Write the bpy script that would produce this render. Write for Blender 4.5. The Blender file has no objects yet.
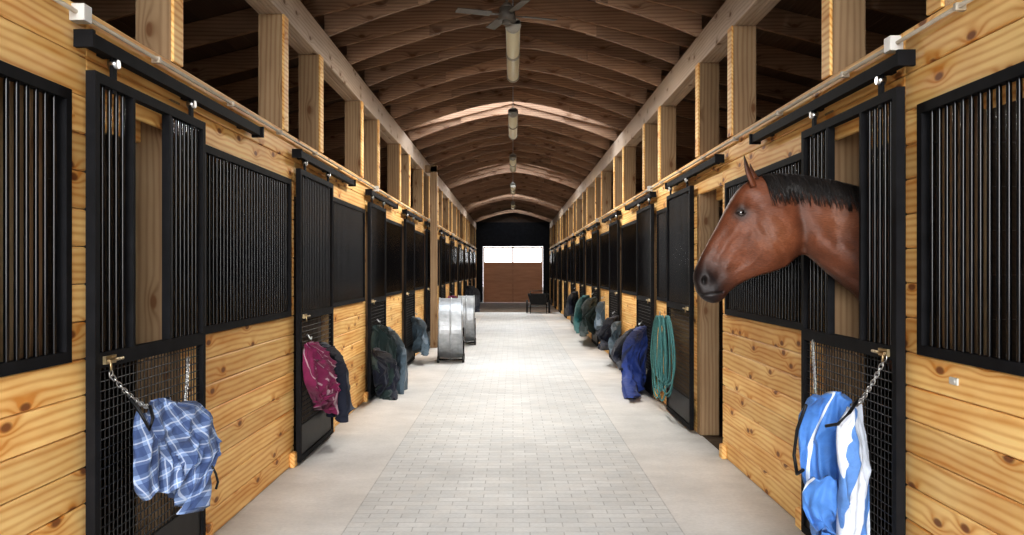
import bpy, bmesh, math, random
from mathutils import Vector, Matrix, noise as mnoise
from mathutils.bvhtree import BVHTree
random.seed(7)
F=900.0; CX=513.0; CY=270.0; EYE=1.62
W=1.83; MOD=3.66
S=bpy.context.scene
COL=S.collection

# ---------------------------------------------------------------- helpers
def link(ob):
    COL.objects.link(ob); return ob
class MB:
    def __init__(s): s.bm=bmesh.new(); s.mats=[]
    def mi(s,m):
        if m not in s.mats: s.mats.append(m)
        return s.mats.index(m)
    def face(s,vs,m,smooth=False):
        try:
            f=s.bm.faces.new(vs); f.material_index=s.mi(m); f.smooth=smooth; return f
        except ValueError: return None
    def box(s,x0,x1,y0,y1,z0,z1,m,mat=None):
        co=[(x0,y0,z0),(x1,y0,z0),(x1,y1,z0),(x0,y1,z0),(x0,y0,z1),(x1,y0,z1),(x1,y1,z1),(x0,y1,z1)]
        if x0>x1: co=[co[i] for i in (1,0,3,2,5,4,7,6)]
        if mat: co=[mat@Vector(c) for c in co]
        v=[s.bm.verts.new(c) for c in co]
        for f in ((0,3,2,1),(4,5,6,7),(0,1,5,4),(1,2,6,5),(2,3,7,6),(3,0,4,7)):
            s.face([v[i] for i in f],m)
    def cyl(s,p0,p1,r,m,n=10,r1=None,cap=True,smooth=True):
        p0=Vector(p0);p1=Vector(p1);d=(p1-p0).normalized()
        u=d.orthogonal().normalized();w=d.cross(u)
        if r1 is None:r1=r
        A=[];B=[]
        for i in range(n):
            a=2*math.pi*i/n;o=u*math.cos(a)+w*math.sin(a)
            A.append(s.bm.verts.new(p0+o*r));B.append(s.bm.verts.new(p1+o*r1))
        for i in range(n):
            j=(i+1)%n;s.face([A[i],A[j],B[j],B[i]],m,smooth)
        if cap:
            s.face(A[::-1],m);s.face(B,m)
    def loft(s,rings,m,closed=True,cap=True,smooth=True):
        R=[[s.bm.verts.new(p) for p in r] for r in rings]
        n=len(R[0])
        for a,b in zip(R[:-1],R[1:]):
            for i in range(n if closed else n-1):
                j=(i+1)%n;s.face([a[i],a[j],b[j],b[i]],m,smooth)
        if cap and closed:
            s.face(R[0][::-1],m,smooth);s.face(R[-1],m,smooth)
        return R
    def tube(s,pts,r,m,n=8,closed=False):
        pts=[Vector(p) for p in pts];N=len(pts);rings=[];u=None
        for i,p in enumerate(pts):
            if closed:d=pts[(i+1)%N]-pts[i-1]
            else:d=pts[min(i+1,N-1)]-pts[max(i-1,0)]
            d.normalize()
            if u is None:u=d.orthogonal().normalized()
            else:u=(u-d*u.dot(d)).normalized()
            w=d.cross(u)
            rr=r[i] if isinstance(r,(list,tuple)) else r
            rings.append([p+(u*math.cos(2*math.pi*k/n)+w*math.sin(2*math.pi*k/n))*rr for k in range(n)])
        if closed:
            rings.append(rings[0])
            s.loft(rings,m,cap=False)
        else:s.loft(rings,m)
    def torus(s,c,ax,R,r,m,N=40,n=6,stretch=None):
        c=Vector(c);ax=Vector(ax).normalized();u=ax.orthogonal().normalized();w=ax.cross(u)
        s.tube([c+(u*math.cos(2*math.pi*i/N)+w*math.sin(2*math.pi*i/N))*R for i in range(N)],r,m,n,True)
    def chain(s,p0,p1,sag,m,L=.03,r=.0035):
        p0=Vector(p0);p1=Vector(p1);n=max(3,int((p1-p0).length*1.1/(L*.72)))
        P=[p0.lerp(p1,i/n)-Vector((0,0,sag*4*(i/n)*(1-i/n))) for i in range(n+1)]
        for i in range(n):
            c=(P[i]+P[i+1])/2;d=(P[i+1]-P[i]).normalized();u=d.orthogonal().normalized()
            if i%2:u=d.cross(u)
            pts=[]
            for k in range(14):
                a=2*math.pi*k/14
                pts.append(c+d*math.cos(a)*L*.55+u*math.sin(a)*L*.3)
            s.tube(pts,r,m,6,True)
    def finish(s,name,bevel=0,parent=None,recalc=True):
        if recalc:bmesh.ops.recalc_face_normals(s.bm,faces=s.bm.faces[:])
        me=bpy.data.meshes.new(name);s.bm.to_mesh(me);s.bm.free()
        for m in s.mats:me.materials.append(m)
        ob=link(bpy.data.objects.new(name,me))
        if bevel:
            b=ob.modifiers.new('bevel','BEVEL');b.width=bevel;b.segments=1;b.limit_method='ANGLE'
        if parent:ob.parent=parent
        return ob
def empty(name,loc=(0,0,0)):
    e=bpy.data.objects.new(name,None);e.empty_display_size=.1;link(e);e.location=loc;return e

# ---------------------------------------------------------------- materials
def base(name,col=(.5,.5,.5),rough=.6,metal=0,spec=.5):
    m=bpy.data.materials.new(name);m.use_nodes=True
    b=m.node_tree.nodes['Principled BSDF']
    b.inputs['Base Color'].default_value=(*col,1);b.inputs['Roughness'].default_value=rough
    b.inputs['Metallic'].default_value=metal;b.inputs['Specular IOR Level'].default_value=spec
    return m,m.node_tree,b
def N(nt,t,**k):
    n=nt.nodes.new(t)
    for a,v in k.items():setattr(n,a,v)
    return n
def math_(nt,op,a,b=None,c=None):
    n=N(nt,'ShaderNodeMath',operation=op)
    for i,v in enumerate((a,b,c)):
        if v is None:continue
        if isinstance(v,(int,float)):n.inputs[i].default_value=v
        else:nt.links.new(v,n.inputs[i])
    return n.outputs[0]
def mixc(nt,f,a,b,mode='MIX'):
    n=N(nt,'ShaderNodeMix',data_type='RGBA',blend_type=mode)
    for i,v in ((0,f),(6,a),(7,b)):
        if isinstance(v,(int,float)):n.inputs[i].default_value=v
        elif isinstance(v,tuple):n.inputs[i].default_value=(*v,1)
        else:nt.links.new(v,n.inputs[i])
    return n.outputs[2]
def wood(name,c1,c2,axis='Y',knots=True,rough=.55,var=.25,kc=(.16,.07,.025),kden=.45,streak=1.1):
    m,nt,b=base(name,c1,rough,0,.3)
    tc=N(nt,'ShaderNodeTexCoord');geo=N(nt,'ShaderNodeNewGeometry')
    sep=N(nt,'ShaderNodeSeparateXYZ');nt.links.new(tc.outputs['Object'],sep.inputs[0])
    rnd=geo.outputs['Random Per Island']
    o={'X':sep.outputs[0],'Y':sep.outputs[1],'Z':sep.outputs[2]}
    along=math_(nt,'ADD',o[axis],math_(nt,'MULTIPLY',rnd,37.0))
    ac=[o[k] for k in 'XYZ' if k!=axis]
    cross=math_(nt,'ADD',ac[0],ac[1])
    comb=N(nt,'ShaderNodeCombineXYZ')
    nt.links.new(math_(nt,'MULTIPLY',along,.16),comb.inputs[0])
    nt.links.new(ac[0],comb.inputs[1]);nt.links.new(ac[1],comb.inputs[2])
    c2v=N(nt,'ShaderNodeCombineXYZ')
    nt.links.new(math_(nt,'MULTIPLY',along,2.2),c2v.inputs[0])
    nt.links.new(math_(nt,'MULTIPLY',math_(nt,'ADD',cross,math_(nt,'MULTIPLY',rnd,3.1)),5.0),c2v.inputs[1])
    vor=N(nt,'ShaderNodeTexVoronoi',feature='F1',voronoi_dimensions='2D');vor.inputs['Scale'].default_value=1.0
    nt.links.new(c2v.outputs[0],vor.inputs['Vector'])
    kd=vor.outputs['Distance']
    sc=N(nt,'ShaderNodeSeparateColor');nt.links.new(vor.outputs['Color'],sc.inputs[0])
    has=math_(nt,'GREATER_THAN',sc.outputs[0],kden)
    near=N(nt,'ShaderNodeMapRange');near.inputs[1].default_value=.0;near.inputs[2].default_value=.36;near.inputs[3].default_value=1;near.inputs[4].default_value=0
    nt.links.new(kd,near.inputs[0])
    nk=math_(nt,'MULTIPLY',math_(nt,'POWER',near.outputs[0],2.0),has)
    n1=N(nt,'ShaderNodeTexNoise');n1.inputs['Scale'].default_value=4;n1.inputs['Detail'].default_value=2
    nt.links.new(comb.outputs[0],n1.inputs['Vector'])
    ph=math_(nt,'ADD',math_(nt,'MULTIPLY',n1.outputs[0],16.0),math_(nt,'MULTIPLY',cross,170.0))
    ph=math_(nt,'ADD',ph,math_(nt,'MULTIPLY',nk,12.0 if knots else 0.0))
    g=math_(nt,'MULTIPLY_ADD',math_(nt,'SINE',ph),.5,.5)
    n2=N(nt,'ShaderNodeTexNoise');n2.inputs['Scale'].default_value=55;n2.inputs['Detail'].default_value=3
    nt.links.new(comb.outputs[0],n2.inputs['Vector'])
    n3=N(nt,'ShaderNodeTexNoise');n3.inputs['Scale'].default_value=9;n3.inputs['Detail'].default_value=2
    nt.links.new(comb.outputs[0],n3.inputs['Vector'])
    fac=math_(nt,'ADD',math_(nt,'MULTIPLY',math_(nt,'POWER',g,2.0),.50),math_(nt,'MULTIPLY',n2.outputs[0],.32))
    fac=math_(nt,'ADD',fac,math_(nt,'MULTIPLY',math_(nt,'SUBTRACT',n3.outputs[0],.45),streak))
    if knots:fac=math_(nt,'ADD',fac,math_(nt,'MULTIPLY',nk,.8))
    fac=math_(nt,'MINIMUM',math_(nt,'MAXIMUM',fac,0.0),1.0)
    col=mixc(nt,fac,c1,c2)
    if knots:
        kr=N(nt,'ShaderNodeMapRange');kr.inputs[1].default_value=.06;kr.inputs[2].default_value=.105;kr.inputs[3].default_value=1;kr.inputs[4].default_value=0
        nt.links.new(kd,kr.inputs[0]);col=mixc(nt,math_(nt,'MULTIPLY',math_(nt,'MULTIPLY',kr.outputs[0],has),.88),col,kc)
    v=math_(nt,'ADD',math_(nt,'MULTIPLY',math_(nt,'FRACT',math_(nt,'MULTIPLY',rnd,13.7)),var),1-var*.6)
    hs=N(nt,'ShaderNodeHueSaturation');nt.links.new(col,hs.inputs['Color']);nt.links.new(v,hs.inputs['Value'])
    nt.links.new(hs.outputs[0],b.inputs['Base Color'])
    bp=N(nt,'ShaderNodeBump');bp.inputs['Strength'].default_value=.15;bp.inputs['Distance'].default_value=.003
    nt.links.new(fac,bp.inputs['Height']);nt.links.new(bp.outputs[0],b.inputs['Normal'])
    return m
def noisy(name,c1,c2,scale=20,rough=.7,metal=0,bump=.1,spec=.5,dist=.01):
    m,nt,b=base(name,c1,rough,metal,spec)
    tc=N(nt,'ShaderNodeTexCoord');n=N(nt,'ShaderNodeTexNoise');n.inputs['Scale'].default_value=scale;n.inputs['Detail'].default_value=5
    nt.links.new(tc.outputs['Object'],n.inputs[0])
    r=N(nt,'ShaderNodeMapRange');r.inputs[1].default_value=.3;r.inputs[2].default_value=.7
    nt.links.new(n.outputs[0],r.inputs[0])
    nt.links.new(mixc(nt,r.outputs[0],c1,c2),b.inputs['Base Color'])
    if bump:
        bp=N(nt,'ShaderNodeBump');bp.inputs['Strength'].default_value=bump;bp.inputs['Distance'].default_value=dist
        nt.links.new(n.outputs[0],bp.inputs['Height']);nt.links.new(bp.outputs[0],b.inputs['Normal'])
    return m
PINE=wood('pine_boards',(.95,.66,.28),(.64,.27,.055),'Y',var=.30,kc=(.18,.06,.02),kden=.35,streak=1.4)
POSTW=wood('post_wood',(.38,.26,.15),(.22,.13,.065),'Z',knots=True,var=.25)
BEAMW=wood('beam_wood',(.62,.49,.38),(.40,.29,.20),'Y',knots=True,var=.15)
RIBW=wood('rafter_wood',(.44,.275,.175),(.20,.11,.062),'X',knots=True,var=.5)
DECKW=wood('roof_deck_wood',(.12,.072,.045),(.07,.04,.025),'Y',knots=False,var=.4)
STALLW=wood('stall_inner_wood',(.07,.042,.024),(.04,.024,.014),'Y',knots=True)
DOORW=wood('far_door_wood',(.50,.26,.15),(.32,.15,.08),'X',knots=False)
BLACK=noisy('black_enamel_steel',(.003,.003,.004),(.006,.006,.007),8,.13,0,0,.42)
MATTE=noisy('black_track_steel',(.008,.008,.009),(.014,.014,.016),10,.7,0,0,.12)
KICK=noisy('kick_plate',(.008,.008,.009),(.016,.016,.017),8,.5,0,.05,.3)
WIRE=noisy('wire_mesh',(.012,.012,.012),(.02,.018,.018),30,.45,.3,0)
BLADE=noisy('fan_blade',(.16,.14,.12),(.11,.10,.085),8,.5,0,0)
GALV=noisy('galvanised_steel',(.50,.52,.54),(.34,.36,.38),14,.45,.7,.03)
STEEL=noisy('chain_steel',(.6,.6,.6),(.4,.4,.4),40,.28,1,0)
BRASS=noisy('brass_latch',(.6,.5,.3),(.4,.3,.18),30,.35,1,0)
COND=noisy('conduit_pipe',(.50,.44,.36),(.4,.35,.28),12,.5,.1,0)
PLAST=noisy('white_plastic',(.62,.61,.58),(.55,.54,.51),10,.4,0,0)
DIRT=noisy('stall_bedding_floor',(.10,.07,.045),(.06,.042,.03),9,.95,0,.5,.2,.03)
GRND=noisy('gravel_yard',(.45,.42,.38),(.33,.31,.28),25,.95,0,.4,.2,.02)
RUBBER=noisy('rubber',(.02,.02,.02),(.035,.035,.035),20,.7,0,0)
FARF=noisy('far_dirt_floor',(.22,.17,.13),(.14,.11,.085),4,.9,0,.2,.2)
m,nt,b=base('skylight_panel',(.9,.92,.95));tr=N(nt,'ShaderNodeBsdfTranslucent');tr.inputs[0].default_value=(.95,.97,1,1)
nt.links.new(tr.outputs[0],nt.nodes['Material Output'].inputs[0]);SKYL=m
def emis(name,col,st):
    m,nt,b=base(name,col,.4);b.inputs['Emission Color'].default_value=(*col,1);b.inputs['Emission Strength'].default_value=st;return m
DIFFU=emis('fluorescent_diffuser',(.46,.40,.27),.15)
FIXT=noisy('fixture_enamel',(.36,.33,.27),(.30,.27,.22),6,.4,0,0)

def floor_mat():
    m,nt,b=base('paver_floor',(.7,.7,.68),.6,0,.25)
    tc=N(nt,'ShaderNodeTexCoord');sep=N(nt,'ShaderNodeSeparateXYZ');nt.links.new(tc.outputs['Object'],sep.inputs[0])
    br=N(nt,'ShaderNodeTexBrick');nt.links.new(tc.outputs['Object'],br.inputs[0])
    br.inputs['Color1'].default_value=(.69,.695,.685,1);br.inputs['Color2'].default_value=(.59,.60,.595,1);br.inputs['Mortar'].default_value=(.43,.43,.42,1)
    br.inputs['Scale'].default_value=1;br.inputs['Brick Width'].default_value=.21;br.inputs['Row Height'].default_value=.105;br.inputs['Mortar Size'].default_value=.0045;br.inputs['Mortar Smooth'].default_value=.3
    n=N(nt,'ShaderNodeTexNoise');n.inputs['Scale'].default_value=1.3;n.inputs['Detail'].default_value=8;n.inputs['Roughness'].default_value=.65;nt.links.new(tc.outputs['Object'],n.inputs[0])
    n2=N(nt,'ShaderNodeTexNoise');n2.inputs['Scale'].default_value=38;n2.inputs['Detail'].default_value=5;nt.links.new(tc.outputs['Object'],n2.inputs[0])
    n3=N(nt,'ShaderNodeTexNoise');n3.inputs['Scale'].default_value=5;n3.inputs['Detail'].default_value=6;nt.links.new(tc.outputs['Object'],n3.inputs[0])
    conc=mixc(nt,n.outputs[0],(.74,.725,.70),(.62,.605,.58))
    ax=math_(nt,'ABSOLUTE',sep.outputs[0])
    f=math_(nt,'GREATER_THAN',ax,1.05)
    c=mixc(nt,f,br.outputs[0],conc)
    du=N(nt,'ShaderNodeMapRange');du.inputs[1].default_value=.45;du.inputs[2].default_value=.65;nt.links.new(n3.outputs[0],du.inputs[0])
    c=mixc(nt,math_(nt,'MULTIPLY',du.outputs[0],.6),c,(.645,.635,.61))
    st=N(nt,'ShaderNodeMapRange');st.inputs[1].default_value=.35;st.inputs[2].default_value=.75;st.inputs[3].default_value=1.06;st.inputs[4].default_value=.83
    nt.links.new(n.outputs[0],st.inputs[0])
    st2=math_(nt,'MULTIPLY_ADD',n2.outputs[0],.26,.87)
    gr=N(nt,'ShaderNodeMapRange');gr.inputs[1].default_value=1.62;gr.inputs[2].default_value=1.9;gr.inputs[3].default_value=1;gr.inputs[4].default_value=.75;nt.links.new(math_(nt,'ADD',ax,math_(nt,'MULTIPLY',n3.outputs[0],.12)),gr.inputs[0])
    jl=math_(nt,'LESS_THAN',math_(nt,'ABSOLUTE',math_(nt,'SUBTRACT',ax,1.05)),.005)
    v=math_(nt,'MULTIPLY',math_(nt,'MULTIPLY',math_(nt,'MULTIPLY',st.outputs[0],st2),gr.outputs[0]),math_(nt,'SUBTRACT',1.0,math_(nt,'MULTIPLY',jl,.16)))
    hs=N(nt,'ShaderNodeHueSaturation');nt.links.new(c,hs.inputs['Color']);nt.links.new(v,hs.inputs['Value'])
    nt.links.new(hs.outputs[0],b.inputs['Base Color'])
    bp=N(nt,'ShaderNodeBump');bp.inputs['Strength'].default_value=.15;bp.inputs['Distance'].default_value=.003
    nt.links.new(br.outputs['Fac'],bp.inputs['Height']);bp.invert=True;nt.links.new(bp.outputs[0],b.inputs['Normal'])
    return m
FLOOR=floor_mat()

# ---------------------------------------------------------------- room shell
YS=-0.4; YE=45.0; ORG={-1:3.86,1:4.20}; NM=12; FL=34.5; XB=5.5
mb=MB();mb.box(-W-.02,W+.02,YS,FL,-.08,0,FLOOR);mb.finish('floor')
mb=MB();mb.box(-W-.02,W+.02,FL,YE,-.08,-.004,FARF);mb.finish('floor_far_end')
mb=MB()
for s in(-1,1):mb.box(s*(W+.02),s*XB,YS,YE,-.08,-.003,DIRT)
mb.finish('floor_stalls')
mb=MB();mb.box(-40,40,-40,90,-.4,-.09,GRND);mb.finish('ground_outside')

def boards(mb,s,y0,y1,z0,z1,n,x0=W,t=.035,mat=PINE):
    h=(z1-z0)/n
    for i in range(n):
        mb.box(s*x0,s*(x0+t),y0,y1,z0+i*h+.0018,z0+(i+1)*h-.0018,mat)
for s,nm in((-1,'left'),(1,'right')):
    mb=MB()
    for k in range(-1,NM-1):
        o=ORG[s]+k*MOD
        e=o+MOD
        if o>YE:break
        boards(mb,s,o+1.09,min(e,YE),0.0,1.24,8)
        boards(mb,s,o+1.09,o+1.24,1.24,2.36,7)
        boards(mb,s,o+3.49,min(e,YE),1.24,2.36,7)
        boards(mb,s,o,min(e,YE),2.36,2.70,2)
        mb.box(s*(W-.012),s*(W+.2),o,min(e,YE),2.70,2.73,PINE)
        mb.box(s*(W+.16),s*(W+.195),o,min(e,YE),2.3,2.70,PINE)
        mb.box(s*(W-.045),s*W,o+1.40,o+1.50,0,.12,PINE)
        mb.box(s*(W-.045),s*W,o+3.50,o+3.60,0,.12,PINE)
    st=ORG[s]-MOD
    if st>YS:
        boards(mb,s,YS,st,0,2.70,17)
    if ORG[s]+(NM-1)*MOD<YE: boards(mb,s,ORG[s]+(NM-1)*MOD,YE,0,2.70,17)
    mb.finish('wall_'+nm,bevel=.006)
    mb=MB()
    for k in range(-1,NM-1):
        o=ORG[s]+k*MOD
        mb.box(s*(W+.001),s*(W+.19),o+.95,o+1.09,0,3.65,POSTW)
        mb.box(s*(W+.036),s*(W+.19),o+3.27,o+3.41,0,2.70,POSTW)
        mb.box(s*(W+.001),s*(W+.19),o+3.27,o+3.41,2.731,3.65,POSTW)
        mb.box(s*(W-.018),s*W,o+.95,o+1.09,2.735,3.65,PINE);mb.box(s*(W-.018),s*W,o+3.27,o+3.41,2.735,3.65,PINE)
    mb.finish('wall_posts_'+nm,bevel=.004)
    mb=MB();y=YS
    while y<YE:
        y2=min(y+7.3,YE);mb.box(s*W,s*(W+.095),y,y2-.003,3.65,3.94,BEAMW);mb.box(s*(W+.097),s*(W+.19),max(YS,y-2),y2-2,3.65,3.94,BEAMW);y=y2
    mb.finish('beam_'+nm,bevel=.004)
    mb=MB()
    for k in range(-1,NM):
        o=ORG[s]+k*MOD-.13
        if o>YE or o<YS:continue
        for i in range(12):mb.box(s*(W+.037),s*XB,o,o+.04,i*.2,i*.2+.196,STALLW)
    mb.finish('wall_partitions_'+nm)
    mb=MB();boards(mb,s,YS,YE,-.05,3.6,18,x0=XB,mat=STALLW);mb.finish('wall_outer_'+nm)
    mb=MB()
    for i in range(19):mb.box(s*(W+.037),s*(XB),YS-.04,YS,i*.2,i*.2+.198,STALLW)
    mb.finish('wall_sky_blocker_'+nm)  # unseen boards added to keep sky light out of stalls and attic
mb=MB();mb.box(-1.722,-1.585,18.72,18.92,0,3.78,POSTW);mb.box(-1.83,-1.585,18.72,18.92,3.66,3.80,POSTW);mb.finish('wall_support_post',bevel=.004)

# end wall with door and windows
mb=MB()
y0,y1=YE,YE+.1
mb.box(-XB,-1.5,y0,y1,0,3.6,STALLW);mb.box(1.5,XB,y0,y1,0,3.6,STALLW)
mb.box(-1.5,1.5,y0,y1,2.80,3.6,STALLW);mb.box(-XB,XB,y0,y1,3.6,5.2,STALLW)
mb.box(-1.83,-1.52,y0-.03,y0,0,3.3,MATTE);mb.box(1.52,1.83,y0-.03,y0,0,3.3,MATTE);mb.box(-1.83,1.83,y0-.05,y0,2.82,4.0,MATTE)
mb.finish('wall_end')
mb=MB()
mb.box(-1.49,1.49,y0,y0+.06,0,.95,DOORW);mb.box(-1.49,1.49,y0,y0+.06,.97,1.98,DOORW)
for x in(-1.49,-.05,1.41):mb.box(x,x+.08,y0-.02,y0+.06,0,2.79,DOORW)
for z in(0,.93,1.94,2.72):mb.box(-1.49,1.49,y0-.018,y0+.058,z,z+.07,DOORW)
for x in(-1.0,-.5,.5,1.0):mb.box(x-.012,x+.012,y0,y0+.05,1.98,2.79,PLAST)
mb.finish('door_end')

# roof
def rz(x):return 4.86-.25*abs(x)
mb=MB()
sky=[(15.0,16.3),(24.4,25.6),(33.8,35),(42.6,43.8)]
cuts=[YS-.3]+[v for a in sky for v in a]+[YE+.3]
for s in(-1,1):
    nx=30;dx=(XB+.3)/nx
    for i in range(nx):
        xa,xb=s*i*dx,s*((i+1)*dx-.004)
        for j in range(0,len(cuts)-1):
            is_sky=j%2==1
            ya,yb=cuts[j],cuts[j+1]
            if is_sky and i<8:continue
            v=[mb.bm.verts.new(c) for c in((xa,ya,rz(xa)),(xb,ya,rz(xb)),(xb,yb,rz(xb)),(xa,yb,rz(xa)),(xa,ya,rz(xa)+.03),(xb,ya,rz(xb)+.03),(xb,yb,rz(xb)+.03),(xa,yb,rz(xa)+.03))]
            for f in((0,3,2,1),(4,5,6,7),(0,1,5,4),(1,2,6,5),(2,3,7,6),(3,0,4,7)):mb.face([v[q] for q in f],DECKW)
ceil=mb.finish('ceiling')
mb=MB()
for a,bq in sky:
    for s in(-1,1):
        xa=0;xb=s*8*dx
        v=[mb.bm.verts.new(c) for c in((xa,a,rz(0)+.035),(xb,a,rz(xb)+.035),(xb,bq,rz(xb)+.035),(xa,bq,rz(0)+.035))]
        mb.face(v,SKYL)
mb.finish('ceiling_skylight_panels')
mb=MB()
def arch(x):
    u=min(1.03,abs(x)/W);return 4.44-.48*(u**1.55)
y=.35
while y<YE-.1:
    t=.045
    for s in(-1,1):
        pr=[(0,rz(0)),(s*(XB+.2),rz(XB+.2)),(s*(XB+.2),rz(XB+.2)-.24),(s*W,rz(W)-.24),(0,rz(0)-.24)]
        A=[mb.bm.verts.new((p[0],y,p[1]-.001)) for p in pr];B=[mb.bm.verts.new((p[0],y+t,p[1]-.001)) for p in pr]
        mb.face(A,RIBW);mb.face(B[::-1],RIBW)
        for i in range(5):mb.face([A[i],A[(i+1)%5],B[(i+1)%5],B[i]],RIBW)
        for (u0,u1,off) in ((0.0,.50,0),(.44,1.0,1)):
            yo=y+t+.001+off*(t+.001); n=10
            top=[];bot=[]
            for i in range(n+1):
                x=s*(u0+(u1-u0)*i/n)*W*1.03
                top.append((x,min(arch(x)+.25,rz(x)-.002)));bot.append((x,arch(x)))
            loop=bot+top[::-1]
            A=[mb.bm.verts.new((p[0],yo,p[1])) for p in loop];B=[mb.bm.verts.new((p[0],yo+t,p[1])) for p in loop]
            mb.face(A,RIBW);mb.face(B[::-1],RIBW)
            for i in range(len(A)):mb.face([A[i],A[(i+1)%len(A)],B[(i+1)%len(A)],B[i]],RIBW)
    y+=1.22
mb.finish('ceiling_rafters',bevel=.003)

# ---------------------------------------------------------------- grilles & doors
def frame(mb,s,x0,x1,y0,y1,z0,z1,w,m):
    mb.box(s*x0,s*x1,y0,y1,z0,z0+w,m);mb.box(s*x0,s*x1,y0,y1,z1-w,z1,m)
    mb.box(s*x0,s*x1,y0,y0+w,z0+w,z1-w,m);mb.box(s*x0,s*x1,y1-w,y1,z0+w,z1-w,m)
def bars(mb,s,x,y0,y1,z0,z1,sp=.068,r=.0105):
    n=max(1,round((y1-y0)/sp))
    for i in range(1,n):
        y=y0+(y1-y0)*i/n
        mb.cyl((s*x,y,z0),(s*x,y,z1),r,BLACK,10,cap=False)
def grille_mesh(s):
    mb=MB();frame(mb,s,W-.022,W+.02,1.245,3.49,1.242,2.36,.045,MATTE)
    bars(mb,s,W-.003,1.29,3.45,1.28,2.33)
    return mb
def door_mesh(s,yoke):
    mb=MB();L=1.36;xa,xb=W-.075,W-.035;xm=W-.055
    frame(mb,s,xa,xb,0,L,.03,2.46,.045,MATTE)
    mb.box(s*xa,s*xb,.045,L-.045,1.20,1.265,MATTE)
    mb.box(s*(xa+.012),s*(xb-.012),.045,L-.045,.075,.32,KICK)
    y=.05
    while y<L-.05:
        mb.cyl((s*xm,y,.32),(s*xm,y,1.2),.0034,WIRE,5,cap=False);y+=.042
    z=.34
    while z<1.2:
        mb.cyl((s*xm,.05,z),(s*xm,L-.05,z),.0034,WIRE,5,cap=False);z+=.042
    if yoke:
        ya,yb=(.38,.82) if s<0 else (.42,.90)
        for y in(ya,yb):mb.box(s*xa,s*xb,y,y+.025,1.265,2.415,MATTE)
        bars(mb,s,xm,.045,ya,1.26,2.42,.062);bars(mb,s,xm,yb+.025,L-.045,1.26,2.42,.062)
    else:
        bars(mb,s,xm,.045,L-.045,1.26,2.42,.066)
    for y in(.2,L-.2):
        mb.box(s*(xa+.005),s*(xa+.02),y-.02,y+.02,2.40,2.56,MATTE)
        mb.cyl((s*(xa-.012),y,2.53),(s*(xa+.03),y,2.53),.022,STEEL,14)
    mb.box(s*(xa-.015),s*xa,.07,.17,1.215,1.25,BRASS)
    mb.cyl((s*(xa-.03),.06,1.232),(s*(xa-.03),.2,1.232),.008,BRASS,8)
    mb.cyl((s*(xa-.03),.08,1.232),(s*(xa-.03),.08,1.19),.006,BRASS,8)
    return mb
def track_mesh(s):
    mb=MB()
    mb.box(s*(W-.080),s*(W-.03),-.05,2.45,2.555,2.60,MATTE)
    mb.box(s*(W-.088),s*(W-.081),-.05,2.45,2.548,2.605,MATTE)
    mb.box(s*(W-.10),s*(W-.02),-.075,-.05,2.54,2.612,MATTE)
    mb.box(s*(W-.10),s*(W-.02),2.45,2.475,2.54,2.612,MATTE)
    for y in(.2,1.2,2.2):mb.box(s*(W-.03),s*(W-.001),y-.03,y+.03,2.56,2.62,MATTE)
    return mb
DOFF=-.08
for s,nm in((-1,'left'),(1,'right')):
    src={}
    for k in range(-1,NM-1):
        o=ORG[s]+k*MOD
        for kind in('window_grille','sliding_stall_door','door_track_rail'):
            key=kind;off=0
            if kind=='sliding_stall_door':
                yoke=(k in(0,));key=kind+str(yoke);off=DOFF
                if s==1 and k==1:off=1.07
            if kind=='door_track_rail':off=DOFF
            if kind=='window_grille' and o+3.5>YE:continue
            if key not in src:
                f={'window_grille':lambda:grille_mesh(s),'sliding_stall_door':lambda:door_mesh(s,yoke),'door_track_rail':lambda:track_mesh(s)}[kind]
                ob=f().finish(kind);src[key]=ob.data
            else:
                ob=link(bpy.data.objects.new(kind,src[key]))
            ob.location=(0,o+off,0)
for s,nm in((-1,'left'),(1,'right')):
    mb=MB()
    mb.cyl((s*(W-.03),YS+.1,2.685),(s*(W-.03),YE-.1,2.685),.010,COND,8)
    for y in(3.74 if s<0 else 4.25,11.8,19.2,27,35):
        mb.box(s*(W-.065),s*(W-.001),y-.035,y+.035,2.65,2.72,PLAST)
    for k in range(-1,NM-1):
        o=ORG[s]+k*MOD
        for y in(o+.7,o+1.9,o+3.1):mb.box(s*(W-.045),s*(W-.001),y-.012,y+.012,2.668,2.70,COND)
    mb.finish('conduit_'+nm,bevel=.002)
mb=MB();mb.box(W-.010,W-.0005,3.69,3.76,1.145,1.175,PLAST);mb.cyl((W-.014,3.71,1.16),(W-.008,3.71,1.16),.008,PLAST,10);mb.finish('white_switch_box',bevel=.003)  # small flat white switch box on the right wall

# ---------------------------------------------------------------- ceiling lights + fan
for yy in(9.0,14.0,19.5,26.0,33.0):
    e=empty('ceiling_light',(0,yy+1.2,4.05))
    mb=MB();L=1.2
    mb.box(-.075,.075,-L,L,.03,.07,FIXT)
    rg=[]
    for yv in(-L+.03,L-.03):
        rg.append([(.07*math.cos(math.pi+math.pi*k/14),yv,.03+.075*math.sin(math.pi+math.pi*k/14)) for k in range(15)])
    mb.loft(rg,DIFFU)
    for yv in(-L,L-.03):
        rg=[[(.08*math.cos(2*math.pi*k/20),yy2,.02+.08*math.sin(2*math.pi*k/20)) for k in range(20)] for yy2 in(yv,yv+.03)]
        mb.loft(rg,FIXT,smooth=False)
    mb.cyl((0,-.02,.02),(0,.02,.02),.082,FIXT,20)
    for y in(-.8,.8):mb.cyl((0,y,.07),(0,y,.6),.007,GALV,6)
    mb.finish('housing',parent=e)
    ld=bpy.data.lights.new('tube','AREA');ld.shape='RECTANGLE';ld.size=.12;ld.size_y=2.3;ld.energy=105;ld.color=(1,.97,.92)  # lamp added below a fixture that looks off, to brighten the aisle
    lo=link(bpy.data.objects.new('tube',ld));lo.parent=e;lo.location=(0,0,-.07)
e=empty('ceiling_fan',(-.06,8.9,4.14))
mb=MB()
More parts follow.
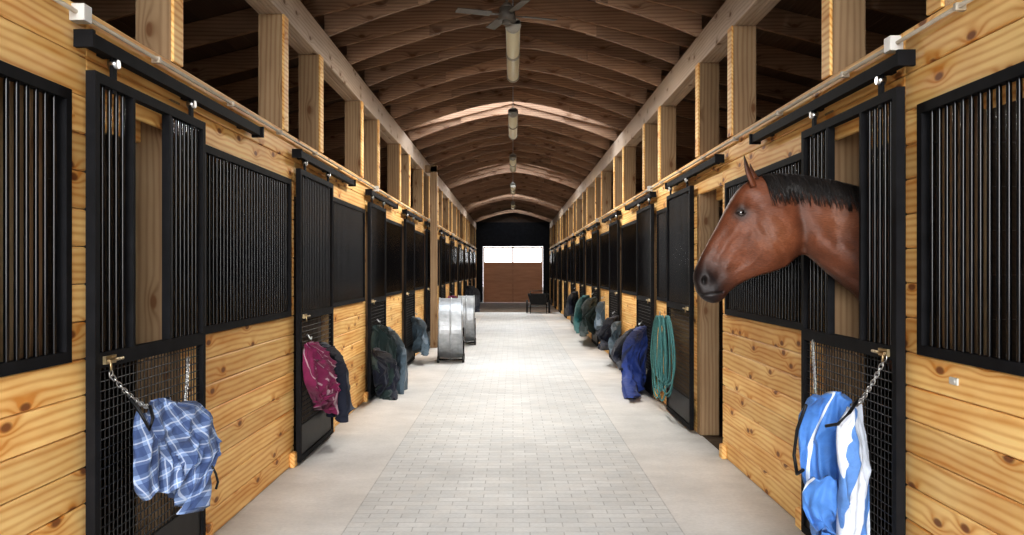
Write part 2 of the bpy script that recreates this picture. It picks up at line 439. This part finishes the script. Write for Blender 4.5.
mb.cyl((0,0,.1),(0,0,.62),.014,BLADE,8);mb.cyl((0,0,-.06),(0,0,.07),.09,BLADE,20,r1=.075);mb.cyl((0,0,.07),(0,0,.12),.075,BLADE,20,r1=.03);mb.cyl((0,0,-.09),(0,0,-.06),.045,BLADE,20)
mb.cyl((0,0,.55),(0,0,.62),.06,BLADE,16)
for i in range(4):
    R=Matrix.Rotation(math.radians(20+90*i),4,'Z')@Matrix.Rotation(math.radians(10),4,'X')
    mb.box(.08,.2,-.015,.015,-.004,.004,BLADE,R)
    mb.box(.17,.52,-.05,.05,-.004,.004,BLADE,R)
mb.finish('fan_body',parent=e)

# ---------------------------------------------------------------- barrel fans
def barrel_fan(x,y,R,depth,rot):
    e=empty('barrel_fan',(x,y,0));e.rotation_euler=(0,0,rot)
    cz=R+.06
    mb=MB();n=48;h=depth/2
    prof=[(-h,R),(-h,R-.012),(h,R-.012),(h,R)]
    rings=[]
    for i in range(n+1):
        a=2*math.pi*i/n
        rings.append([(p[0],p[1]*math.cos(a),cz+p[1]*math.sin(a)) for p in prof])
    mb.loft(rings,GALV,cap=False,smooth=False)
    for xx in(-h,0,h):mb.torus((xx,0,cz),(1,0,0),R+.004,.012,GALV)
    for xx in(-h,h):
        for rr in[R*q for q in(.2,.35,.5,.65,.8,.92)]:mb.torus((xx,0,cz),(1,0,0),rr,.003,STEEL,32,5)
        for i in range(8):
            a=math.pi*i/8;mb.cyl((xx,-R*math.cos(a),cz-R*math.sin(a)),(xx,R*math.cos(a),cz+R*math.sin(a)),.004,STEEL,5)
    mb.cyl((-.14,0,cz),(.12,0,cz),.09,KICK,20)
    mb.box(-.03,.03,-.02,.02,.07,cz,KICK)
    for i in range(4):
        Rm=Matrix.Translation((0,0,cz))@Matrix.Rotation(i*math.pi/2+.3,4,'X')@Matrix.Rotation(math.radians(28),4,'Z')
        mb.box(-.008,.008,-.10,.10,.06,R*.9,GALV,Rm)
    # stand: uprights either side of the drum with axle bolts, wheels
    for yy in(-.28,.28):
        mb.cyl((-h-.02,yy,.06),(h+.02,yy,.06),.016,BLACK,8)
        for xx in(-h-.02,h+.02):
            mb.cyl((xx,yy,.06),(xx,0,cz),.014,BLACK,8)
            mb.cyl((xx-.02,yy,.055),(xx+.02,yy,.055),.055,RUBBER,16)
    for xx in(-h-.02,h+.02):mb.cyl((xx,-.28,.06),(xx,.28,.06),.014,BLACK,8)
    mb.finish('fan_drum',parent=e)
barrel_fan(-1.10,16.0,.53,.40,math.radians(2.5))
barrel_fan(-1.02,19.7,.50,.34,math.radians(2))

# ---------------------------------------------------------------- cloth
def uvmat(name,fn,rough=.85):
    m,nt,b=base(name,(.3,.3,.3),rough,0,.2)
    uv=N(nt,'ShaderNodeUVMap');uv.uv_map='UVMap';sep=N(nt,'ShaderNodeSeparateXYZ');nt.links.new(uv.outputs[0],sep.inputs[0])
    n=N(nt,'ShaderNodeTexNoise');n.inputs['Scale'].default_value=14;n.inputs['Detail'].default_value=6;n.inputs['Distortion'].default_value=.8
    tc=N(nt,'ShaderNodeTexCoord');nt.links.new(tc.outputs['Object'],n.inputs[0])
    hs=N(nt,'ShaderNodeHueSaturation');nt.links.new(fn(nt,sep.outputs[0],sep.outputs[1]),hs.inputs['Color'])
    nt.links.new(math_(nt,'MULTIPLY_ADD',n.outputs[0],.7,.65),hs.inputs['Value'])
    nt.links.new(hs.outputs[0],b.inputs['Base Color'])
    bp=N(nt,'ShaderNodeBump');bp.inputs['Strength'].default_value=.7;bp.inputs['Distance'].default_value=.012
    nt.links.new(n.outputs[0],bp.inputs['Height']);nt.links.new(bp.outputs[0],b.inputs['Normal'])
    b.inputs['Sheen Weight'].default_value=.1
    return m
def stripe(nt,u,per,duty,ph=0):
    return math_(nt,'LESS_THAN',math_(nt,'FRACT',math_(nt,'ADD',math_(nt,'DIVIDE',u,per),ph)),duty)
def plaid(nt,u,v):
    c=mixc(nt,math_(nt,'MULTIPLY',stripe(nt,u,.085,.5),.6),(.20,.28,.46),(.025,.045,.13))
    c=mixc(nt,math_(nt,'MULTIPLY',stripe(nt,v,.085,.5),.6),c,(.025,.045,.13))
    c=mixc(nt,math_(nt,'MULTIPLY',stripe(nt,u,.085,.08,.3),.5),c,(.6,.65,.74))
    c=mixc(nt,math_(nt,'MULTIPLY',stripe(nt,v,.085,.08,.3),.5),c,(.6,.65,.74))
    return c
def blue(nt,u,v):
    return mixc(nt,stripe(nt,u,.6,.03),(.075,.20,.50),(.65,.7,.75))
PLAID=uvmat('plaid_cloth',plaid)
BLUE=uvmat('blue_nylon',blue,.55)
def plain(name,c1,c2,per=.3,duty=.08,rough=.7):
    return uvmat(name,lambda nt,u,v:mixc(nt,stripe(nt,u,per,duty),c1,c2),rough)
WHITEC=plain('white_lining',(.56,.60,.68),(.10,.22,.5),.2,.28)
NAVY=plain('navy_cloth',(.015,.018,.032),(.05,.055,.07))
MAROON=plain('maroon_cloth',(.20,.025,.085),(.42,.30,.34),.17,.07)
GREEN=plain('dark_green_cloth',(.022,.038,.038),(.06,.08,.08))
SLATE=plain('slate_cloth',(.085,.12,.15),(.18,.22,.26))
ROYAL=plain('royal_blue_cloth',(.028,.055,.22),(.02,.03,.08),.25,.1,.5)
TEAL=plain('teal_cloth',(.04,.14,.14),(.1,.22,.22))
TEALR=noisy('teal_rope',(.09,.25,.25),(.05,.16,.16),60,.85)
def catmull(rows,n):
    out=[];m=len(rows)
    for i in range(n+1):
        t=i/n*(m-1);j=min(int(t),m-2);f=t-j
        p0=rows[max(j-1,0)];p1=rows[j];p2=rows[j+1];p3=rows[min(j+2,m-1)]
        out.append([.5*((2*b_)+(-a+c)*f+(2*a-5*b_+4*c-d)*f*f+(-a+3*b_-3*c+d)*f**3) for a,b_,c,d in zip(p0,p1,p2,p3)])
    return out
def drape(name,rows,Xin,Xout,mat,thick=.05,folds=3,amp=.02,parent=None,hem=.02,seed=0,n=60):
    """rows: (inner edge, outer edge, height) of the hanging cloth as read from the photo, converted to world positions beside the wall"""
    s=-1 if rows[0][0]<CX else 1
    rr=catmull(rows,n);K=150;rings=[];rnd=random.Random(seed);p1,p2,p3=[rnd.random()*6 for _ in range(3)]
    so=Vector((seed*3.3,seed*1.7,0))
    for i,(pa,pb,py) in enumerate(rr):
        v=i/n
        Ya=Xin*F/abs(pa-CX);Yb=Xout*F/abs(pb-CX)
        A=Vector((s*Xin,Ya,0));B=Vector((s*Xout,Yb,0));C=(A+B)/2;H=(B-A)/2
        z=EYE-(py-CY)*C.y/F
        nrm=Vector((-H.y,H.x,0)).normalized()
        if nrm.y>0:nrm=-nrm
        ring=[]
        for k in range(K):
            a=2*math.pi*k/K;t=math.cos(a);sn=math.sin(a)
            th=thick*(.35+.65*min(1,v*3))*(abs(sn)**.7)*(1 if sn>0 else -1)
            rp=amp*(.25+1.0*v)*(math.sin(folds*math.pi*t+p1+1.2*math.sin(v*2.5+p2))+.45*math.sin(folds*2.3*math.pi*t+p3+2*v))
            rp2=amp*.35*math.sin(7*v+3*t+p2)
            zz=z-hem*v*math.sin(2.1*math.pi*t+p3)+ .012*math.sin(5*t+p1)*(1-v)
            P=C+H*t
            q=Vector((P.x*9+P.y*5+sn*.4,P.y*7,zz*3.2+P.y*4))+so
            rg=1-min(1,abs(mnoise.noise(q))*3.2)
            q2=Vector((P.x*20+P.y*12,P.y*14,zz*16))+so
            P=P+nrm*(th+rp+rp2+(1 if sn>0 else -.3)*(amp*1.3*rg*rg+amp*.35*mnoise.noise(q2)))
            P.z=zz
            lim=W-.085 if Xin<=W-.08 else W-.03
            if abs(P.x)>lim:P.x=s*lim
            ring.append(P)
        rings.append(ring)
    me_b=MB();R=me_b.loft(rings,mat,cap=True)
    uvl=me_b.bm.loops.layers.uv.new('UVMap');idx={}
    for i,r in enumerate(R):
        for k,vv in enumerate(r):idx[vv]=(k,i)
    w0=max((rings[len(rings)//2][0]-rings[len(rings)//2][K//2]).length,.1)
    for f in me_b.bm.faces:
        for l in f.loops:
            k,i=idx[l.vert];a=2*math.pi*k/K
            l[uvl].uv=(math.cos(a)*w0/2+1+l.vert.co.z*.22,l.vert.co.z-math.cos(a)*w0*.15)
    return me_b.finish(name,parent=parent)
XI=W-.09
def LP(px,py,X):
    s=-1 if px<CX else 1
    Y=X*F/abs(px-CX);return Vector((s*X,Y,EYE-(py-CY)*Y/F))
e=empty('plaid_horse_blanket')
drape('cloth_back',[(136,182,408),(133,196,414),(134,206,430),(134,204,452),(135,196,474),(140,190,488)],XI,1.62,PLAID,.025,2.2,.020,e,seed=3)
drape('cloth_front',[(158,186,401),(148,200,407),(150,211,425),(158,219,445),(163,221,458),(166,214,472),(172,208,490),(178,201,505)],XI-.04,1.50,PLAID,.03,2.8,.026,e,seed=5)
mb=MB()
mb.tube([LP(212,466,1.5),LP(216,474,1.49),LP(218,482,1.49),LP(216,489,1.5)],.006,KICK)
mb.finish('strap',parent=e)
mb=MB()
mb.chain(LP(112,376,XI),LP(150,408,1.66),.02,STEEL);mb.chain(LP(188,362,XI),LP(185,404,1.62),.0,STEEL)
mb.torus(LP(111,374,XI),(1,0,0),.016,.004,STEEL,16);mb.torus(LP(188,360,XI),(1,0,0),.016,.004,STEEL,16)
mb.tube([LP(130,398,1.70),LP(140,412,1.66),LP(150,430,1.60),LP(153,418,1.60),LP(150,406,1.63)],.008,KICK)
mb.finish('door_chain')
e=empty('blue_horse_blanket')
drape('cloth_body',[(842,815,394),(850,806,404),(853,800,425),(852,799,450),(850,802,480),(850,811,505),(848,818,540),(848,822,575)],XI-.03,1.50,BLUE,.04,2.5,.024,e,seed=11)
drape('cloth_lining',[(857,845,407),(862,840,425),(864,843,450),(865,846,480),(866,842,510),(866,838,545),(864,836,580)],XI,1.58,WHITEC,.03,1.7,.016,e,seed=2)
drape('cloth_flap',[(836,812,478),(838,806,488),(838,803,505),(835,806,520),(832,814,530)],1.58,1.45,BLUE,.02,1.4,.012,e,seed=12)
mb=MB()
mb.tube([LP(806,405,1.48),LP(797,430,1.47),LP(794,455,1.47),LP(797,474,1.47),LP(803,470,1.47)],.009,KICK)
mb.tube([LP(858,400,XI-.02),LP(850,412,1.55),LP(838,424,1.50),LP(826,426,1.47)],.008,KICK)
mb.finish('straps',parent=e)
mb=MB()
mb.chain(LP(813,345,XI),LP(816,398,1.60),0,STEEL);mb.chain(LP(884,360,XI),LP(858,405,1.66),.015,STEEL)
mb.torus(LP(813,343,XI),(1,0,0),.016,.004,STEEL,16);mb.torus(LP(885,358,XI),(1,0,0),.018,.004,STEEL,16)
mb.finish('door_chain')
def pile(name,parts):
    e=empty(name)
    for i,(rows,xo,mat,th,fo) in enumerate(parts):
        drape('cloth_%d'%i,rows,XI-.01*i,xo,mat,th,fo,.032,e,hem=.05,seed=20+i+len(name),n=40)
    mb=MB();r=parts[0][0][0];p=LP((r[0]+r[1])/2,r[2]-3,XI-.03);p0=p.copy();p0.x=(W-.08)*(1 if p.x>0 else -1);p0.z+=.05
    mb.tube([p0,p0.lerp(p,.6),p,p+Vector((0,0,.03))],.008,STEEL);mb.finish('hook',parent=e)
pile('maroon_horse_blanket',[([(305,318,343),(303,326,356),(305,336,378),(312,332,395),(320,326,404)],1.62,MAROON,.05,2.8),
    ([(320,332,344),(326,343,360),(330,347,385),(334,347,405),(336,346,411)],1.50,NAVY,.05,2),([(310,326,360),(312,334,375),(320,338,392),(326,338,408)],1.58,MAROON,.05,2)])
pile('hanging_jackets',[([(374,386,326),(371,392,340),(373,392,372),(378,390,392),(380,388,402)],1.55,GREEN,.06,2.5),
    ([(383,395,328),(386,404,345),(390,406,362),(394,404,385),(398,406,403)],1.42,SLATE,.05,2),([(374,384,350),(374,396,365),(376,396,385),(382,392,398)],1.50,NAVY,.06,2)])
pile('royal_blue_horse_blanket',[([(644,634,328),(646,626,340),(646,622,358),(644,624,378),(638,630,392)],1.42,ROYAL,.07,2.5),
    ([(636,626,330),(634,618,340),(632,615,352),(628,620,360)],1.38,NAVY,.06,2)])
pile('dark_horse_blanket',[([(616,609,317),(617,603,326),(616,600,338),(611,604,346)],1.5,NAVY,.08,2),([(620,614,322),(619,611,336),(618,614,350)],1.6,SLATE,.06,2)])
pile('green_horse_blanket',[([(595,588,298),(596,584,307),(596,582,320),(592,584,332)],1.45,GREEN,.1,2),([(588,581,296),(588,578,304),(586,576,318),(584,579,328)],1.40,TEAL,.1,2)])
pile('slate_horse_blanket',[([(413,421,318),(413,426,328),(414,426,340),(417,424,350)],1.5,SLATE,.08,2)])
pile('slate_fly_sheet',[([(604,599,302),(604,597,312),(604,598,328)],1.6,SLATE,.08,2)])
pile('navy_fly_sheet',[([(576,572,292),(577,569,300),(576,569,314)],1.45,NAVY,.1,2)])
pile('dark_fly_sheet',[([(466,474,286),(465,478,296),(467,477,314)],1.4,NAVY,.1,2)])
pile('brown_fly_sheet',[([(448,454,296),(447,457,304),(448,455,318)],1.6,MAROON,.1,2)])
mb=MB();rnd=random.Random(4)
for i in range(15):
    px=656+rnd.random()*13;w=2.5+rnd.random()*4.5;bot=365+rnd.random()*36
    pts=[];X=1.58+rnd.random()*.12
    for k in range(28):
        a=2*math.pi*k/28
        pts.append(LP(px+w*math.sin(a)*(1-.35*math.cos(a)),316+(bot-316)*(.5-.5*math.cos(a)),X))
    mb.tube(pts,.009,TEALR,6,True)
mb.tube([LP(661,330,XI-.1),LP(660,320,XI-.06),LP(660,312,W-.08)],.01,STEEL)
mb.finish('coiled_lead_ropes')

# ---------------------------------------------------------------- cart at the far end
def cart(name,x,y,sc=1):
    e=empty(name,(x,y,0));e.scale=(sc,sc,sc)
    mb=MB()
    b0=[(-.28,-.35,.32),(.28,-.35,.32),(.28,.35,.32),(-.28,.35,.32)];t0=[(-.40,-.5,.72),(.40,-.5,.72),(.40,.5,.72),(-.40,.5,.72)]
    b1=[(p[0]*.95,p[1]*.95,.34) for p in b0];t1=[(p[0]*.96,p[1]*.96,.72) for p in t0]
    mb.loft([b0,t0,t1,b1],KICK,smooth=False)
    for xx in(-.42,.42):mb.cyl((xx-.03,0,.25),(xx+.03,0,.25),.25,RUBBER,20);mb.torus((xx,0,.25),(1,0,0),.22,.035,RUBBER,24)
    mb.cyl((-.42,0,.25),(.42,0,.25),.02,GALV)
    for xx in(-.3,.3):mb.tube([(xx,.45,.4),(xx,-.5,.62),(xx,-.9,.85)],.018,BLACK);mb.cyl((xx,-.4,.35),(xx,-.45,0),.018,BLACK)
    mb.cyl((-.3,-.9,.85),(.3,-.9,.85),.018,BLACK)
    mb.finish('tub_and_wheels',parent=e)
cart('muck_cart',.95,34.0)

# ---------------------------------------------------------------- HORSE
HY=4.93
def HP(px,py):return((px-CX)*HY/F,EYE-(py-CY)*HY/F)
def sec(t,b,w,eg=0.0):return [*HP(*t),*HP(*b),w,eg]
secs=[sec((694.5,284),(698,294),.022),sec((693.5,278),(704,300),.045),sec((694.5,270),(713,303),.056),sec((699,260),(722,300),.060),
 sec((705,248),(731,290),.054),sec((712,235),(743,282),.056,.1),sec((719,222),(757,276),.068,.15),sec((726,208),(772,272),.083,.15),
 sec((733,196),(786,266),.096,.12),sec((743,185),(797,257),.095,.0),sec((757,177),(805,255),.088,-.15),sec((775,175),(813,260),.084,-.3),
 sec((796,176),(824,270),.090,-.35),sec((821,180),(840,283),.102,-.38),sec((848,186),(858,298),.125,-.35)]
secs+=[[2.10,1.99,2.02,1.30,.16,-.3],[2.40,1.80,2.10,1.05,.22,-.2],[2.70,1.64,2.42,.86,.27,-.1],[3.10,1.56,3.08,.80,.30,0],[3.6,1.58,3.6,.90,.30,0],[3.98,1.56,3.92,1.0,.26,0],[4.2,1.42,4.12,1.12,.16,0],[4.27,1.33,4.24,1.24,.05,0]]
NR=240
RR=catmull(secs,NR);K=100
def seg(px,py,a,b_,sg):
    ax,ay=a;bx,by=b_;L2=(bx-ax)**2+(by-ay)**2
    t=max(0,min(1,((px-ax)*(bx-ax)+(py-ay)*(by-ay))/L2))
    return math.exp(-((px-ax-t*(bx-ax))**2+(py-ay-t*(by-ay))**2)/(2*sg*sg))
feats=[((771,243),13,.021),((766,258),10,.006),((741,263),10,-.012),((735.5,205),5,.016),((750,202),5,-.014),((737,230),6,.007),
 ((703,276),5,.014),((699,292),4,.005),((712,293),5,.006),((716,272),7,-.007),((708,262),5,-.004)]
lines=[((734,226),(716,258),2.8,.009),((729,240),(712,262),4,-.004),((756,225),(784,262),2.2,-.005),
 ((793,200),(803,246),5,-.020),((800,250),(862,286),4.5,-.018),((812,240),(862,268),7,.013),((805,196),(862,206),8,.008),((812,215),(862,232),7,-.010),((783,190),(796,210),4,.008),
 ((826,190),(834,280),3,-.004),
 ((745,232),(724,268),1.3,.003),((752,240),(760,262),1.3,.0026),((742,222),(757,236),1.2,.0024),((752,262),(736,272),1.2,.0022)]
rings=[]
for (tx,tz,bx,bz,w,eg) in RR:
    ring=[];cx,cz=(tx+bx)/2,(tz+bz)/2;vx,vz=(tx-bx)/2,(tz-bz)/2
    for k in range(K):
        a=2*math.pi*k/K;c,sn=math.cos(a),math.sin(a)
        cc=abs(c)**.92*(1 if c>0 else -1);ss=abs(sn)**.85*(1 if sn>0 else -1)
        X=cx+vx*cc;Z=cz+vz*cc;Y=w*ss*(1+eg*c)
        px=CX+X*F/HY;py=CY-(Z-EYE)*F/HY
        sg_=(1 if sn>0 else -1);fade=min(1,abs(sn)*1.6)
        if px<960:
            for (fx,fy),sg,am in feats:
                d2=((px-fx)**2+(py-fy)**2)/(2*sg*sg)
                if d2<8:Y+=sg_*am*math.exp(-d2)*fade
            for a_,b_,sg,am in lines:Y+=sg_*am*seg(px,py,a_,b_,sg)*fade
            d=((px-702)/2.2)**2+((py-280)/4.0)**2
            Y-=sg_*.022*math.exp(-d)*min(1,abs(sn)*2)
            if 697<px<722:
                yl=295.5-(px-698)*.16
                Y-=sg_*.008*math.exp(-((py-yl)/1.3)**2)*min(1,abs(sn)*2)
            Y+=sg_*.0045*mnoise.noise(Vector((px/9,py/9,sg_*3)))*fade
        ring.append((X,HY+Y,Z))
    rings.append(ring)
hm,nt,b=base('horse_coat',(.26,.09,.035),.5,0,.32)
at=N(nt,'ShaderNodeAttribute');at.attribute_name='coat_and_shading';n=N(nt,'ShaderNodeTexNoise');n.inputs['Scale'].default_value=8;n.inputs['Detail'].default_value=6
tc=N(nt,'ShaderNodeTexCoord');nt.links.new(tc.outputs['Object'],n.inputs[0])
mp=N(nt,'ShaderNodeMapping');mp.inputs['Rotation'].default_value=(0,math.radians(-35),0);mp.inputs['Scale'].default_value=(45,240,260);nt.links.new(tc.outputs['Object'],mp.inputs[0])
n2=N(nt,'ShaderNodeTexNoise');n2.inputs['Scale'].default_value=1;n2.inputs['Detail'].default_value=4;nt.links.new(mp.outputs[0],n2.inputs[0])
hs=N(nt,'ShaderNodeHueSaturation');nt.links.new(at.outputs['Color'],hs.inputs['Color'])
nt.links.new(math_(nt,'MULTIPLY',math_(nt,'MULTIPLY_ADD',n.outputs[0],1.1,.45),math_(nt,'MULTIPLY_ADD',n2.outputs[0],1.3,.35)),hs.inputs['Value'])
nt.links.new(hs.outputs[0],b.inputs['Base Color'])
nt.links.new(math_(nt,'MULTIPLY_ADD',n2.outputs[0],.4,.25),b.inputs['Roughness'])
bp=N(nt,'ShaderNodeBump');bp.inputs['Strength'].default_value=.6;bp.inputs['Distance'].default_value=.004;nt.links.new(n2.outputs[0],bp.inputs['Height']);nt.links.new(bp.outputs[0],b.inputs['Normal'])
COAT=hm
MANE=noisy('mane_hair',(.006,.005,.005),(.016,.012,.010),60,.4,0,0,.5)
LIDM=noisy('eyelid_skin',(.02,.013,.010),(.03,.018,.014),60,.4,0,0,.5)
m,nt,b=base('horse_eye',(.010,.006,.005),.04,0,.9);b.inputs['Coat Weight'].default_value=1;EYEM=m
mb=MB();mb.loft(rings,COAT)
def leg(secs_):
    rr=catmull(secs_,36);rg=[]
    for (x,y,z,rx,ry) in rr:rg.append([(x+rx*math.cos(2*math.pi*k/20),y+ry*math.sin(2*math.pi*k/20),max(z,.002)) for k in range(20)])
    mb.loft(rg,COAT)
for sy in(-1,1):
    y=HY+.15*sy
    leg([(2.48,y,1.15,.13,.08),(2.46,y,.85,.085,.06),(2.45,y,.52,.052,.045),(2.455,y,.42,.04,.036),(2.45,y,.25,.034,.03),(2.45,y,.13,.043,.038),(2.42,y,.07,.038,.036),(2.39,y,.045,.05,.048),(2.37,y,.002,.062,.058)])
    y=HY+.16*sy
    leg([(3.92,y,1.25,.2,.10),(3.82,y,.9,.14,.085),(4.0,y,.66,.075,.055),(4.10,y,.54,.055,.045),(4.07,y,.45,.045,.038),(4.05,y,.27,.036,.032),(4.04,y,.13,.044,.038),(4.0,y,.07,.038,.036),(3.97,y,.045,.05,.048),(3.95,y,.002,.062,.058)])
def ear(base_,tip,yo,tilt):
    bx,bz=HP(*base_);tx,tz=HP(*tip)
    A=Vector((bx,HY+yo,bz));T=Vector((tx,HY+yo+tilt,tz));ax=(T-A);L=ax.length;d=ax/L
    side=Vector((.35,1,0));side=(side-d*side.dot(d)).normalized();fr=d.cross(side)
    if fr.x>0:fr=-fr
    rg=[]
    for i in range(19):
        v=i/18;r=.033*max(.04,(math.sin(math.pi*min(1,(v*.80+.20)))**.8)*(1-.2*v))
        bend=.012*math.sin(v*math.pi)
        ring=[]
        for k in range(28):
            a=2*math.pi*k/28;c,sn=math.cos(a),math.sin(a)
            f=c*r*.8
            if c>0:f=c*r*.8-r*1.25*max(0,c-.25)*min(1,v*3)
            ring.append(A+d*L*v+fr*(f+bend)+side*sn*r)
        rg.append(ring)
    mb.loft(rg,COAT)
ear((751,188),(741,156),-.050,-.012)
ear((761,185),(753,162),.052,.012)
bmesh.ops.recalc_face_normals(mb.bm,faces=mb.bm.faces[:])
bv=BVHTree.FromBMesh(mb.bm)
def surf(px,py):
    X,Z=HP(px,py);h=bv.ray_cast(Vector((X,HY-1.5,Z)),Vector((0,1,0)));return h[0] if h[0] else Vector((X,HY,Z))
ep=surf(737.5,213.5)
ey=HY-ep.y
he=empty('horse')
lay=mb.bm.verts.layers.float_color.new('coat_and_shading')  # holds coat colour plus painted highlights and shade
def lerp(a,b_,t):t=max(0,min(1,t));return tuple(p*(1-t)+q*t for p,q in zip(a,b_))
for v in mb.bm.verts:
    px=CX+v.co.x*F/HY;py=CY-(v.co.z-EYE)*F/HY
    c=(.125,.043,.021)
    c=lerp((.205,.075,.034),c,math.hypot(px-770,(py-236))/26)  # cheek highlight painted into the coat colour
    c=lerp((.19,.070,.032),c,math.hypot((px-838)/1.6,(py-222))/22)  # highlight on the neck, painted into the colour
    c=lerp((.055,.021,.012),c,1.25-seg(px,py,(800,258),(862,300),9))  # shade beneath the neck painted into the colour
    c=lerp((.055,.022,.014),c,1.2-seg(px,py,(735,288),(775,275),5))  # painted shade along the underside of the jaw
    c=lerp((.065,.025,.014),c,1.2-seg(px,py,(795,205),(803,250),5)*.8)  # painted shade in the throat groove
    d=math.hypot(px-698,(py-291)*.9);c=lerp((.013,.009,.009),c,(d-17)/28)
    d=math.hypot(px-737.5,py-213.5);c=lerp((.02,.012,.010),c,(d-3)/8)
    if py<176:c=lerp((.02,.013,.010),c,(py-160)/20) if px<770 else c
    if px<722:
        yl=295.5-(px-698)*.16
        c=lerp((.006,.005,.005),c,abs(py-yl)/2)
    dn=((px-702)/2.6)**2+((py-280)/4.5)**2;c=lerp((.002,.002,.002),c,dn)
    if v.co.z<.62 and v.co.x>2:c=lerp((.012,.01,.01),c,(v.co.z-.5)/.12)
    v[lay]=(*c,1)
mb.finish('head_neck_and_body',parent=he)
for sy in(-1,1):
    mb=MB()
    c=Vector((ep.x,HY+sy*(ey-.010),ep.z))
    rg=[]
    for i in range(1,16):
        th=math.pi*i/16;rg.append([c+Vector((math.cos(2*math.pi*k/24)*math.sin(th)*.021,math.sin(2*math.pi*k/24)*math.sin(th)*.019,math.cos(th)*.018)) for k in range(24)])
    mb.loft(rg,EYEM);mb.finish('eye',parent=he)
    mb=MB()
    def lid(zs):
        pts=[];rs=[]
        for i in range(15):
            t=-1+2*i/14;pts.append((c.x+.024*t-.004*zs,c.y+sy*(.017*math.sqrt(max(0,1-.55*t*t))-.002),c.z+zs*.013*(1-t*t)+.003*t));rs.append(.0055*(1-.6*abs(t))+.001)
        return pts,rs
    for zs in(1,-1):
        p,r=lid(zs);mb.tube(p,r,LIDM,8)
    mb.finish('eyelids',parent=he)
mb=MB();rnd=random.Random(9)
crest=[r for r in RR if 758<CX+r[0]*F/HY and r[0]<2.55]
def crestpt(t):
    i=t*(len(crest)-1);j=min(int(i),len(crest)-2);f=i-j
    return(crest[j][0]*(1-f)+crest[j+1][0]*f,crest[j][1]*(1-f)+crest[j+1][1]*f)
NM_=1400
for i in range(NM_):
    t=(i+rnd.random())/NM_;x,z=crestpt(t);L=.09+.10*rnd.random();dr=.03+.08*rnd.random();side=-1 if rnd.random()<.85 else 1
    pts=[];y0=HY+rnd.uniform(-.015,.015);jit=rnd.random()*.007
    for k in range(8):
        q=k/7
        X=x+dr*q;Z=z+.014*math.sin(min(1,q*4)*math.pi*.5)-L*q*q*.8-L*q*.2
        h=bv.ray_cast(Vector((X,HY+side*1.5,min(Z,z-.004-(.01*q)))),Vector((0,-side,0)))
        ys=h[0].y+side*(.003+jit) if h[0] else y0
        Y=y0*(1-min(1,q*3))+ys*min(1,q*3)
        pts.append((X,Y,Z))
    mb.tube(pts,[.0035*(1-.8*(k/7)) for k in range(8)],MANE,4)
for i in range(70):
    u=rnd.random();x,z=HP(750+8*u,183-4*u);y=HY+rnd.uniform(-.03,.03);L=.05+.06*rnd.random()
    pts=[(x-.02*q-.035*q*q*1,y+rnd.uniform(-.002,.002),z+.012*math.sin(q*3)-L*q*q) for q in[k/6 for k in range(7)]]
    mb.tube(pts,[.003*(1-.8*k/6) for k in range(7)],MANE,4)
mb.finish('mane',parent=he)
mb=MB()
for i in range(60):
    y=HY+rnd.uniform(-.03,.03);x=4.24+rnd.uniform(0,.03)
    mb.tube([(x,y,1.36),(x+.08,y,1.3),(x+.13,y*1+.0,1.0),(x+.12+rnd.uniform(-.03,.03),y+rnd.uniform(-.04,.04),.55+rnd.random()*.15)],[.008,.01,.008,.002],MANE,5)
mb.finish('tail',parent=he)

# ---------------------------------------------------------------- lights, world, camera
w=bpy.data.worlds.new('overcast_sky');S.world=w;w.use_nodes=True;nt=w.node_tree;bg=nt.nodes['Background']
tc=N(nt,'ShaderNodeTexCoord');sp=N(nt,'ShaderNodeSeparateXYZ');nt.links.new(tc.outputs['Generated'],sp.inputs[0])
mr=N(nt,'ShaderNodeMapRange');mr.inputs[1].default_value=0;mr.inputs[2].default_value=.8;nt.links.new(sp.outputs[2],mr.inputs[0])
nt.links.new(mixc(nt,mr.outputs[0],(1,1,1),(.78,.88,1)),bg.inputs[0]);bg.inputs[1].default_value=4.8
ld=bpy.data.lights.new('daylight_sun','SUN');ld.energy=3.8;ld.angle=math.radians(40);ld.color=(1,.97,.94)
lo=link(bpy.data.objects.new('daylight_sun',ld));lo.rotation_euler=(math.radians(75),0,0);lo.location=(0,-10,6)
cd=bpy.data.cameras.new('camera');cam=link(bpy.data.objects.new('camera',cd));cam.location=(0,0,EYE);cam.rotation_euler=(math.radians(90),0,0)
cd.sensor_width=36;cd.lens=F/1024*36;cd.shift_x=-1/1024;cd.shift_y=2.5/1024;cd.clip_start=.05;cd.clip_end=300
S.camera=cam
S.view_settings.view_transform='Standard'
try:S.view_settings.look='Medium High Contrast'
except Exception:pass
S.view_settings.exposure=0.25
